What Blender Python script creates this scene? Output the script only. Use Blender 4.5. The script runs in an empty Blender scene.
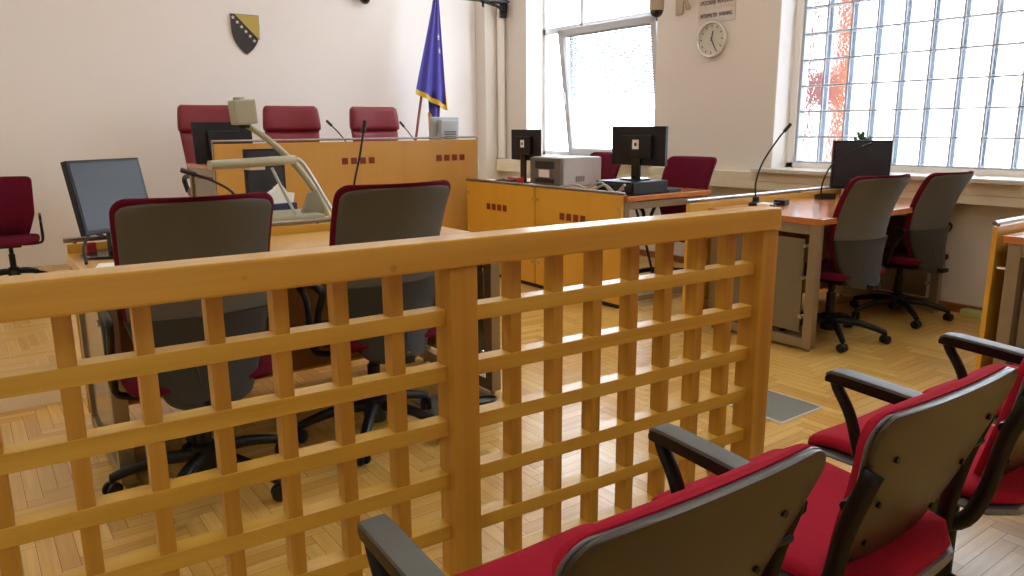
import bpy, bmesh, math, random
from mathutils import Vector, Matrix, Euler
R = math.radians
PI = math.pi
rnd = random.Random(7)
sc = bpy.context.scene
COL = sc.collection

# ------------------------------------------------------------------ materials
def srgb(h):
    out = []
    for i in (0, 2, 4):
        c = int(h[i:i+2], 16) / 255.0
        out.append(c / 12.92 if c <= 0.04045 else ((c + 0.055) / 1.055) ** 2.4)
    return tuple(out) + (1.0,)

def new_mat(name):
    m = bpy.data.materials.new(name)
    m.use_nodes = True
    nt = m.node_tree
    return m, nt, nt.nodes['Principled BSDF']

def plain(name, col, rough=0.5, metal=0.0, spec=0.5, noise=0.0, nscale=20.0, bump=0.0, bscale=200.0, coat=0.0):
    m, nt, b = new_mat(name)
    c = srgb(col)
    b.inputs['Roughness'].default_value = rough
    b.inputs['Metallic'].default_value = metal
    b.inputs['Specular IOR Level'].default_value = spec
    b.inputs['Coat Weight'].default_value = coat
    tc = nt.nodes.new('ShaderNodeTexCoord')
    no = nt.nodes.new('ShaderNodeTexNoise')
    no.inputs['Scale'].default_value = nscale
    no.inputs['Detail'].default_value = 4
    nt.links.new(tc.outputs['Object'], no.inputs['Vector'])
    mx = nt.nodes.new('ShaderNodeMix')
    mx.data_type = 'RGBA'
    k = max(0.02, noise)
    mx.inputs[6].default_value = tuple(min(1, v * (1 + k)) for v in c[:3]) + (1,)
    mx.inputs[7].default_value = tuple(v * (1 - k) for v in c[:3]) + (1,)
    nt.links.new(no.outputs['Fac'], mx.inputs[0])
    nt.links.new(mx.outputs[2], b.inputs['Base Color'])
    if bump > 0:
        n2 = nt.nodes.new('ShaderNodeTexNoise')
        n2.inputs['Scale'].default_value = bscale
        nt.links.new(tc.outputs['Object'], n2.inputs['Vector'])
        bp = nt.nodes.new('ShaderNodeBump')
        bp.inputs['Strength'].default_value = bump
        bp.inputs['Distance'].default_value = 0.002
        nt.links.new(n2.outputs['Fac'], bp.inputs['Height'])
        nt.links.new(bp.outputs['Normal'], b.inputs['Normal'])
    return m

def wood(name, light, dark, axis='X', scale=1.0, rough=0.35, coat=0.2, knots=True, contrast=1.0):
    """wood with its grain running along the given local axis"""
    m, nt, b = new_mat(name)
    L = nt.links
    tc = nt.nodes.new('ShaderNodeTexCoord')
    oi = nt.nodes.new('ShaderNodeObjectInfo')
    mp = nt.nodes.new('ShaderNodeMapping')
    s = {'X': (0.9, 22, 22), 'Y': (22, 0.9, 22), 'Z': (22, 22, 0.9)}[axis]
    mp.inputs['Scale'].default_value = tuple(v * scale for v in s)
    add = nt.nodes.new('ShaderNodeVectorMath')
    add.operation = 'ADD'
    mul = nt.nodes.new('ShaderNodeVectorMath')
    mul.operation = 'SCALE'
    cmb = nt.nodes.new('ShaderNodeCombineXYZ')
    for i in range(3):
        L.new(oi.outputs['Random'], cmb.inputs[i])
    mul.inputs['Scale'].default_value = 17.0
    L.new(cmb.outputs[0], mul.inputs[0])
    L.new(tc.outputs['Object'], add.inputs[0])
    L.new(mul.outputs[0], add.inputs[1])
    L.new(add.outputs[0], mp.inputs['Vector'])
    n1 = nt.nodes.new('ShaderNodeTexNoise')
    n1.inputs['Scale'].default_value = 1.0
    n1.inputs['Detail'].default_value = 6
    n1.inputs['Distortion'].default_value = 0.6
    L.new(mp.outputs[0], n1.inputs['Vector'])
    cr = nt.nodes.new('ShaderNodeValToRGB')
    a, d = srgb(light), srgb(dark)
    mid = 0.5
    cr.color_ramp.elements[0].position = mid - 0.22 / contrast
    cr.color_ramp.elements[0].color = d
    cr.color_ramp.elements[1].position = mid + 0.18 / contrast
    cr.color_ramp.elements[1].color = a
    L.new(n1.outputs['Fac'], cr.inputs[0])
    col = cr.outputs[0]
    if knots:
        vo = nt.nodes.new('ShaderNodeTexVoronoi')
        vo.inputs['Scale'].default_value = 3.2
        vo.inputs['Randomness'].default_value = 1.0
        L.new(add.outputs[0], vo.inputs['Vector'])
        k = nt.nodes.new('ShaderNodeMapRange')
        k.inputs['From Min'].default_value = 0.02
        k.inputs['From Max'].default_value = 0.035
        k.inputs['To Min'].default_value = 0.45
        k.inputs['To Max'].default_value = 0.0
        L.new(vo.outputs['Distance'], k.inputs['Value'])
        mx = nt.nodes.new('ShaderNodeMix')
        mx.data_type = 'RGBA'
        L.new(k.outputs[0], mx.inputs[0])
        L.new(col, mx.inputs[6])
        mx.inputs[7].default_value = tuple(v * 0.4 for v in d[:3]) + (1,)
        col = mx.outputs[2]
    L.new(col, b.inputs['Base Color'])
    b.inputs['Roughness'].default_value = rough
    b.inputs['Coat Weight'].default_value = coat
    b.inputs['Coat Roughness'].default_value = 0.15
    return m

def parquet():
    m, nt, b = new_mat('parquet_oak')
    L = nt.links
    at = nt.nodes.new('ShaderNodeAttribute')
    at.attribute_name = 'stave'
    uv = nt.nodes.new('ShaderNodeUVMap')
    uv.uv_map = 'grain'
    mp = nt.nodes.new('ShaderNodeMapping')
    mp.inputs['Scale'].default_value = (3, 60, 1)
    no = nt.nodes.new('ShaderNodeTexNoise')
    no.inputs['Scale'].default_value = 1.0
    no.inputs['Detail'].default_value = 5
    L.new(uv.outputs[0], mp.inputs['Vector'])
    L.new(mp.outputs[0], no.inputs['Vector'])
    mr = nt.nodes.new('ShaderNodeMapRange')
    mr.inputs['From Min'].default_value = 0.3
    mr.inputs['From Max'].default_value = 0.7
    mr.inputs['To Min'].default_value = 0.86
    mr.inputs['To Max'].default_value = 1.08
    L.new(no.outputs['Fac'], mr.inputs['Value'])
    mu = nt.nodes.new('ShaderNodeVectorMath')
    mu.operation = 'SCALE'
    L.new(at.outputs['Color'], mu.inputs[0])
    L.new(mr.outputs[0], mu.inputs['Scale'])
    L.new(mu.outputs[0], b.inputs['Base Color'])
    b.inputs['Roughness'].default_value = 0.28
    b.inputs['Specular IOR Level'].default_value = 0.5
    b.inputs['Coat Weight'].default_value = 0.25
    b.inputs['Coat Roughness'].default_value = 0.14
    return m

def thin_glass(name, tint='ffffff', gloss=0.06, rough=0.0, wavy=0.0):
    m = bpy.data.materials.new(name)
    m.use_nodes = True
    nt = m.node_tree
    nt.nodes.clear()
    out = nt.nodes.new('ShaderNodeOutputMaterial')
    tr = nt.nodes.new('ShaderNodeBsdfTransparent')
    tr.inputs['Color'].default_value = srgb(tint)
    gl = nt.nodes.new('ShaderNodeBsdfGlossy')
    gl.inputs['Roughness'].default_value = rough
    mx = nt.nodes.new('ShaderNodeMixShader')
    mx.inputs[0].default_value = gloss
    nt.links.new(tr.outputs[0], mx.inputs[1])
    nt.links.new(gl.outputs[0], mx.inputs[2])
    last = mx
    if wavy > 0:
        rf = nt.nodes.new('ShaderNodeBsdfRefraction')
        rf.inputs['IOR'].default_value = 1.035
        rf.inputs['Roughness'].default_value = 0.02
        rf.inputs['Color'].default_value = srgb(tint)
        no = nt.nodes.new('ShaderNodeTexNoise')
        no.inputs['Scale'].default_value = 38
        no.inputs['Detail'].default_value = 1
        tc = nt.nodes.new('ShaderNodeTexCoord')
        nt.links.new(tc.outputs['Object'], no.inputs['Vector'])
        bp = nt.nodes.new('ShaderNodeBump')
        bp.inputs['Strength'].default_value = 1.0
        bp.inputs['Distance'].default_value = 0.02
        nt.links.new(no.outputs['Fac'], bp.inputs['Height'])
        nt.links.new(bp.outputs[0], rf.inputs['Normal'])
        m2 = nt.nodes.new('ShaderNodeMixShader')
        m2.inputs[0].default_value = wavy
        nt.links.new(mx.outputs[0], m2.inputs[1])
        nt.links.new(rf.outputs[0], m2.inputs[2])
        last = m2
    nt.links.new(last.outputs[0], out.inputs[0])
    return m

def emit(name, col, strength):
    m = bpy.data.materials.new(name)
    m.use_nodes = True
    nt = m.node_tree
    nt.nodes.clear()
    out = nt.nodes.new('ShaderNodeOutputMaterial')
    e = nt.nodes.new('ShaderNodeEmission')
    e.inputs[0].default_value = srgb(col)
    e.inputs[1].default_value = strength
    nt.links.new(e.outputs[0], out.inputs[0])
    return m

M = {}
M['pineX'] = wood('varnished_pine_long', 'd8ab42', 'c59532', 'X', 1.0, 0.3, 0.35)
M['pineZ'] = wood('varnished_pine_upright', 'ca9b3e', 'b0812c', 'Z', 1.0, 0.36, 0.2)
M['pineB'] = wood('varnished_pine_bar', 'dbb54e', 'c9a03a', 'X', 1.2, 0.34, 0.25)
M['veneer'] = wood('birch_veneer', 'd2a250', 'ca9845', 'Z', 0.35, 0.4, 0.1, knots=False, contrast=0.6)
M['veneer2'] = wood('birch_veneer_yellow', 'ddaa3e', 'd5a036', 'Z', 0.35, 0.38, 0.1, knots=False, contrast=0.6)
M['cherry'] = wood('cherry_tabletop', 'c47a42', 'b36936', 'X', 0.5, 0.2, 0.5, knots=False, contrast=0.7)
M['cherry_edge'] = wood('cherry_edge', 'b8622c', 'a5541f', 'X', 0.5, 0.3, 0.2, knots=False)
M['palewood'] = wood('pale_maple_top', 'dcb26a', 'd2a45c', 'X', 0.5, 0.25, 0.3, knots=False, contrast=0.7)
M['brown'] = wood('brown_board', '9a6a3a', '8c5e30', 'X', 0.5, 0.4, 0.1, knots=False)
M['redsq'] = plain('dark_red_inlay', '7a2a12', 0.5)
M['steel'] = plain('brushed_bronze_steel', '988a72', 0.38, 0.55, noise=0.05)
M['chrome'] = plain('chrome', 'cfcfd2', 0.15, 1.0)
M['rail'] = plain('satin_rail', 'a9a5a4', 0.25, 0.9)
M['pane'] = plain('smoked_end_panel', '6f6552', 0.18, 0.0, spec=0.6, noise=0.06, nscale=3, coat=0.3)
M['wall'] = plain('cream_paint', 'f0eeec', 0.85, noise=0.012, nscale=1.5, bump=0.05, bscale=60)
M['wall_r'] = plain('beige_paint', 'dfd8ce', 0.85, noise=0.02, nscale=1.5, bump=0.05, bscale=60)
M['reveal'] = plain('white_reveal_paint', 'f1ece4', 0.8)
M['ceil'] = plain('ceiling_paint', 'ece8e2', 0.9)
M['duct'] = plain('cream_enamel', 'e6dcc2', 0.5)
M['sill'] = plain('grey_marble_sill', 'cfc8bc', 0.3, noise=0.12, nscale=40)
M['white'] = plain('white_plastic', 'eceae6', 0.35)
M['frame'] = plain('white_window_frame', 'c0c3c8', 0.4)
M['skirt'] = wood('brown_skirting', '9a6232', '824e26', 'Y', 1, 0.4, 0.1, knots=False)
M['podium'] = plain('pale_step_edge', 'efe8d2', 0.5)
M['redfab'] = plain('crimson_fabric', 'a81e34', 0.95, spec=0.15, noise=0.18, nscale=350, bump=0.5, bscale=500)
M['darkred'] = plain('burgundy_fabric', '5c0e24', 0.95, spec=0.15, noise=0.1, nscale=200, bump=0.3, bscale=400)
M['greyfab'] = plain('grey_back_fabric', '64635d', 0.95, spec=0.1, noise=0.1, nscale=300, bump=0.4, bscale=400)
M['leather'] = plain('burgundy_leather', '7a1828', 0.42, noise=0.06, nscale=30, bump=0.1, bscale=150)
M['black'] = plain('black_plastic', '121213', 0.45, spec=0.35, noise=0.05)
M['blackgl'] = plain('black_gloss_plastic', '141414', 0.22)
M['charcoal'] = plain('charcoal_shell', '2a2e30', 0.5)
M['shell'] = plain('taupe_plastic_shell', '352b1e', 0.36, spec=0.6, noise=0.04)
M['shelledge'] = plain('grey_shell_edge', '6d6f78', 0.3)
M['armtop'] = plain('grey_arm_pad', '565a57', 0.5)
M['seatblk'] = plain('black_arm_frame', '101010', 0.36, spec=0.35)
M['screen'] = plain('screen_off', '23262e', 0.32, spec=0.4)
M['screen2'] = plain('screen_matt', '2a2b30', 0.35)
M['docgrey'] = plain('document_camera_grey_green', 'a6a48b', 0.45)
M['docdark'] = plain('document_camera_trim', '8d8c78', 0.4)
M['prgrey'] = plain('printer_grey', 'b0b0ac', 0.5)
M['prdark'] = plain('printer_front_grey', '6c6a62', 0.5)
M['paper'] = plain('white_paper', 'f2f0ea', 0.8)
M['navy'] = plain('navy_box', '20284c', 0.6)
M['flagblue'] = plain('flag_blue_satin', '3a3496', 0.45, noise=0.05)
M['flagyel'] = plain('flag_yellow_satin', 'f2c46a', 0.5)
M['fringe'] = plain('gold_fringe', 'c8a626', 0.6, noise=0.3, nscale=300)
M['pole'] = plain('reddish_wood_pole', '8a3c2c', 0.4)
M['crestblk'] = plain('crest_black', '2a2422', 0.35)
M['crestgold'] = plain('crest_gold', 'b9a557', 0.35, 0.3)
M['starw'] = plain('crest_star_white', 'ddd8c8', 0.5)
M['plate'] = plain('aluminium_floor_plate', '8d8f86', 0.35, 0.35, noise=0.08, nscale=12)
M['clockf'] = plain('clock_face', 'c9c8b8', 0.5)
M['clockrim'] = plain('clock_rim_silver', 'e2e0dc', 0.25, 0.3)
M['clockhand'] = plain('clock_hand', '4a4a44', 0.5)
M['signp'] = plain('sign_plate', 'd2c8bc', 0.4)
M['signt'] = plain('sign_lettering', '5a4a44', 0.5)
M['camera'] = plain('camera_beige_housing', 'b5a78f', 0.4)
M['dome'] = plain('camera_dark_dome', '15161c', 0.08, spec=0.8)
M['redcab'] = plain('red_plastic', 'c0342c', 0.45)
M['cable'] = plain('black_cable', '1c1a1a', 0.5)
M['greycab'] = plain('clear_grey_cable', 'a8a79c', 0.3)
M['leaf'] = plain('leaf_green', '3f6a3c', 0.5, noise=0.2, nscale=30)
M['pot'] = plain('pale_pot', 'd6d2c4', 0.5)
M['greenstrip'] = plain('pale_green_plastic', 'b8bf72', 0.5)
M['silver'] = plain('silver_plastic', 'b9c2c8', 0.35, 0.2)
M['mortar'] = plain('white_mortar', 'b8bec6', 0.8)
M['glass'] = thin_glass('window_glass', 'fafcff', 0.05)
M['block'] = thin_glass('glass_block', 'e6eaef', 0.05, 0.05, wavy=0.6)
M['blind'] = plain('white_blind', 'c6cfcc', 0.6)
M['lamp'] = emit('lamp_tube_glow', 'fff9f0', 8.5)
M['orange'] = plain('orange_render', '7c4630', 0.9, noise=0.1)
M['brick'] = plain('rust_brick', '5a332e', 0.9, noise=0.3, nscale=8)
M['parquet'] = parquet()
M['joint'] = plain('parquet_joint', '6e4a22', 0.8)

# ------------------------------------------------------------------ mesh kit
class MB:
    def __init__(self):
        self.bm = bmesh.new()
        self.T = Matrix.Identity(4)
    def v(self, p):
        return self.bm.verts.new(self.T @ Vector(p))
    def f(self, vs):
        try:
            return self.bm.faces.new(vs)
        except ValueError:
            return None
    def box(self, x0, y0, z0, x1, y1, z1, bev=0.0):
        tmp = bmesh.new()
        vs = [tmp.verts.new((x, y, z)) for x in (x0, x1) for y in (y0, y1) for z in (z0, z1)]
        for q in ((0, 1, 3, 2), (4, 6, 7, 5), (0, 4, 5, 1), (2, 3, 7, 6), (0, 2, 6, 4), (1, 5, 7, 3)):
            tmp.faces.new([vs[i] for i in q])
        if bev > 0:
            bmesh.ops.bevel(tmp, geom=list(tmp.edges), offset=bev, segments=2, profile=0.6, affect='EDGES')
        self.merge(tmp)
        return self
    def merge(self, tmp):
        mp = {}
        for v in tmp.verts:
            mp[v.index if False else v] = self.bm.verts.new(self.T @ v.co)
        for f in tmp.faces:
            self.f([mp[v] for v in f.verts])
        tmp.free()
    def tube(self, pts, r, seg=10, r2=None, caps=True, flat=None):
        """sweep a circle (radius r, tapering to r2) or an oval (r x flat) along pts"""
        P = [Vector(p) for p in pts]
        n = len(P)
        rings = []
        up = None
        for i in range(n):
            t = (P[min(i + 1, n - 1)] - P[max(i - 1, 0)]).normalized()
            if up is None:
                a = Vector((0, 0, 1)) if abs(t.z) < 0.9 else Vector((0, 1, 0))
                up = (a - t * a.dot(t)).normalized()
            else:
                up = (up - t * up.dot(t))
                up = up.normalized() if up.length > 1e-6 else Vector((1, 0, 0))
            s = t.cross(up)
            rr = r if r2 is None else r + (r2 - r) * i / (n - 1)
            fl = rr if flat is None else flat
            rings.append([self.v(P[i] + s * (rr * math.cos(2 * PI * k / seg)) + up * (fl * math.sin(2 * PI * k / seg))) for k in range(seg)])
        for a, b in zip(rings, rings[1:]):
            for k in range(seg):
                self.f([a[k], a[(k + 1) % seg], b[(k + 1) % seg], b[k]])
        if caps:
            self.f(rings[0][::-1])
            self.f(rings[-1])
        return self
    def lathe(self, prof, c=(0, 0, 0), seg=24, axis='Z'):
        rings = []
        for (r, h) in prof:
            ring = []
            for k in range(seg):
                a = 2 * PI * k / seg
                if axis == 'Z':
                    p = (c[0] + r * math.cos(a), c[1] + r * math.sin(a), c[2] + h)
                elif axis == 'X':
                    p = (c[0] + h, c[1] + r * math.cos(a), c[2] + r * math.sin(a))
                else:
                    p = (c[0] + r * math.cos(a), c[1] + h, c[2] + r * math.sin(a))
                ring.append(self.v(p))
            rings.append(ring)
        for a, b in zip(rings, rings[1:]):
            for k in range(seg):
                self.f([a[k], a[(k + 1) % seg], b[(k + 1) % seg], b[k]])
        self.f(rings[0][::-1])
        self.f(rings[-1])
        return self
    def prism(self, poly, d0, d1, plane='XZ'):
        """extrude a 2-D outline between depths d0 and d1"""
        def P(a, b, d):
            return {'XZ': (a, d, b), 'YZ': (d, a, b), 'XY': (a, b, d)}[plane]
        A = [self.v(P(a, b, d0)) for a, b in poly]
        B = [self.v(P(a, b, d1)) for a, b in poly]
        self.f(A[::-1])
        self.f(B)
        n = len(poly)
        for i in range(n):
            self.f([A[i], A[(i + 1) % n], B[(i + 1) % n], B[i]])
        return self
    def pad(self, rows, n=14, p=2.6, fn=None):
        """loft of closed sections. rows: (a, c, halfwidth, t_front, t_back, curve);
        a along the length, b across, c the thickness direction; fn maps (a,b,c) to a point"""
        rings = []
        for (a, c, hw, tf, tb, cv) in rows:
            ring = []
            us = [-math.cos(PI * i / n) for i in range(n + 1)]
            for u in us:
                k = max(0.0, 1 - abs(u) ** p) ** (1 / p)
                ring.append(self.v(fn(a, hw * u, c + cv * (u * u) + tf * k)))
            for u in us[::-1][1:-1]:
                k = max(0.0, 1 - abs(u) ** p) ** (1 / p)
                ring.append(self.v(fn(a, hw * u, c + cv * (u * u) - tb * k)))
            rings.append(ring)
        m = len(rings[0])
        for A, B in zip(rings, rings[1:]):
            for k in range(m):
                self.f([A[k], A[(k + 1) % m], B[(k + 1) % m], B[k]])
        self.f(rings[0][::-1])
        self.f(rings[-1])
        return self
    def build(self, name, m, parent=None, smooth=False, angle=40):
        bmesh.ops.recalc_face_normals(self.bm, faces=list(self.bm.faces))
        me = bpy.data.meshes.new(name)
        self.bm.to_mesh(me)
        self.bm.free()
        me.materials.append(m)
        o = bpy.data.objects.new(name, me)
        COL.objects.link(o)
        if parent is not None:
            o.parent = parent
        if smooth:
            for p in me.polygons:
                p.use_smooth = True
            md = o.modifiers.new('edges', 'EDGE_SPLIT')
            md.split_angle = R(angle)
        return o

def tag(o, label=None, cat=None, group=None, kind=None):
    if label: o['label'] = label
    if cat: o['category'] = cat
    if group: o['group'] = group
    if kind: o['kind'] = kind
    return o
def thing(name, label, cat, loc=(0, 0, 0), rz=0.0, group=None):
    o = bpy.data.objects.new(name, None)
    o.empty_display_size = 0.1
    COL.objects.link(o)
    o.location = loc
    o.rotation_euler = (0, 0, rz)
    return tag(o, label, cat, group)
def copy_tree(o, parent=None):
    c = o.copy()
    COL.objects.link(c)
    if parent is not None:
        c.parent = parent
    for ch in list(o.children):
        copy_tree(ch, c)
    return c
def dup(o, loc, rz, label, group=None):
    c = copy_tree(o)
    c.location = loc
    c.rotation_euler = (0, 0, rz)
    c['label'] = label
    if group: c['group'] = group
    return c
def struct(o):
    o['kind'] = 'structure'
    return o
def bez(pts, n=10):
    """Catmull-Rom through the points"""
    P = [Vector(p) for p in pts]
    P = [P[0] * 2 - P[1]] + P + [P[-1] * 2 - P[-2]]
    out = []
    for i in range(1, len(P) - 2):
        for k in range(n):
            t = k / n
            a, b, c, d = P[i-1], P[i], P[i+1], P[i+2]
            out.append(0.5 * ((2*b) + (c-a)*t + (2*a-5*b+4*c-d)*t*t + (3*b-a-3*c+d)*t**3))
    out.append(P[-2])
    return out
def rrect(w, h, r, n=5, cx=0, cy=0):
    out = []
    for (sx, sy, a0) in ((1, 1, 0), (-1, 1, 90), (-1, -1, 180), (1, -1, 270)):
        for k in range(n + 1):
            a = R(a0 + 90 * k / n)
            out.append((cx + sx * (w / 2 - r) + r * math.cos(a), cy + sy * (h / 2 - r) + r * math.sin(a)))
    return out
def text_mesh(body, name, size, mat, parent, loc, rot, depth=0.001, width=None):
    cu = bpy.data.curves.new(name, 'FONT')
    cu.body = body
    cu.size = size
    cu.extrude = depth
    cu.offset = size * .02
    cu.align_x = 'CENTER'
    cu.align_y = 'CENTER'
    ob = bpy.data.objects.new(name, cu)
    COL.objects.link(ob)
    bpy.context.view_layer.update()
    me = bpy.data.meshes.new_from_object(ob.evaluated_get(bpy.context.evaluated_depsgraph_get()))
    bpy.data.objects.remove(ob)
    xs = [v.co.x for v in me.vertices]
    if width:
        k = width / (max(xs) - min(xs))
        for v in me.vertices: v.co.x *= k
    me.materials.clear()
    me.materials.append(mat)
    o = bpy.data.objects.new(name, me)
    COL.objects.link(o)
    o.parent = parent
    o.location = loc
    o.rotation_euler = rot
    return o

# ------------------------------------------------------------------ the room
XL, XR, YB, YF, ZC = -3.0, 5.38, 7.7, -2.6, 3.4
PZ = 0.08     # low podium at the judges' end

def make_floor():
    W, n = 0.05, 6
    b = bmesh.new()
    cl = b.loops.layers.float_color.new('stave')
    uvl = b.loops.layers.uv.new('grain')
    base = [srgb(h) for h in ('dcb362', 'd8ae5c', 'e0ba6a', 'd4a856', 'dcb464', 'cea04e')]
    nx, ny = int((XR - XL) / W) + 8, int((YB - YF) / W) + 8
    g = 0.0007
    for iy in range(-8, ny):
        for ix in range(-8, nx):
            k = (ix - iy) % (2 * n)
            if k == 0:
                x0, y0, x1, y1, hor = XL + ix * W, YF + iy * W, XL + (ix + n) * W, YF + (iy + 1) * W, True
            elif k == 2 * n - 1:
                x0, y0, x1, y1, hor = XL + ix * W, YF + iy * W, XL + (ix + 1) * W, YF + (iy + n) * W, False
            else:
                continue
            X0, Y0, X1, Y1 = max(x0 + g, XL), max(y0 + g, YF), min(x1 - g, XR), min(y1 - g, YB)
            if X1 - X0 < 0.002 or Y1 - Y0 < 0.002:
                continue
            vs = [b.verts.new((X0, Y0, 0)), b.verts.new((X1, Y0, 0)), b.verts.new((X1, Y1, 0)), b.verts.new((X0, Y1, 0))]
            f = b.faces.new(vs)
            c = rnd.choice(base)
            k2 = rnd.uniform(0.93, 1.05)
            c = tuple(min(1, v * k2) for v in c[:3]) + (1,)
            ox, oy = rnd.uniform(0, 50), rnd.uniform(0, 50)
            for l in f.loops:
                l[cl] = c
                dx, dy = l.vert.co.x - x0, l.vert.co.y - y0
                l[uvl].uv = (ox + (dx if hor else dy), oy + (dy if hor else dx))
    me = bpy.data.meshes.new('floor')
    b.to_mesh(me)
    b.free()
    me.materials.append(M['parquet'])
    o = bpy.data.objects.new('floor', me)
    COL.objects.link(o)
    struct(o)
    u = MB()
    u.box(XL - .15, YF - .15, -0.2, XR + .4, YB + .15, -0.0012)
    s = u.build('floor_base', M['joint'], o)
    s['kind'] = 'structure'
    # podium: same parquet, raised
    def pod(x0, y0, x1, y1, z, name):
        b = bmesh.new()
        cl = b.loops.layers.float_color.new('stave')
        uvl = b.loops.layers.uv.new('grain')
        for iy in range(-8, int((y1 - y0) / W) + 8):
            for ix in range(-8, int((x1 - x0) / W) + 8):
                k = (ix - iy) % (2 * n)
                if k == 0: q = (x0 + ix * W, y0 + iy * W, x0 + (ix + n) * W, y0 + (iy + 1) * W, True)
                elif k == 2 * n - 1: q = (x0 + ix * W, y0 + iy * W, x0 + (ix + 1) * W, y0 + (iy + n) * W, False)
                else: continue
                X0, Y0, X1, Y1 = max(q[0] + g, x0), max(q[1] + g, y0 + .03), min(q[2] - g, x1), min(q[3] - g, y1)
                if X1 - X0 < .002 or Y1 - Y0 < .002: continue
                f = b.faces.new([b.verts.new(p) for p in ((X0, Y0, z), (X1, Y0, z), (X1, Y1, z), (X0, Y1, z))])
                c = rnd.choice(base)
                ox = rnd.uniform(0, 50)
                for l in f.loops:
                    l[cl] = c
                    dx, dy = l.vert.co.x - q[0], l.vert.co.y - q[1]
                    l[uvl].uv = (ox + (dx if q[4] else dy), (dy if q[4] else dx))
        me = bpy.data.meshes.new(name)
        b.to_mesh(me)
        b.free()
        me.materials.append(M['parquet'])
        o = bpy.data.objects.new(name, me)
        COL.objects.link(o)
        struct(o)
        r = MB()
        r.box(x0, y0, 0.0, x1, y0 + .03, z + .001)
        r.box(x0, y0 + .03, 0.0, x1, y1, z - .002)
        e = r.build('step_edge', M['podium'], o)
        e['kind'] = 'structure'
        return o
    pod(XL + .01, 3.95, 2.6, YB - .005, PZ, 'floor_podium')
    pod(1.0, 5.72, 3.9, YB - .01, .24, 'floor_dais')
make_floor()

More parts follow.
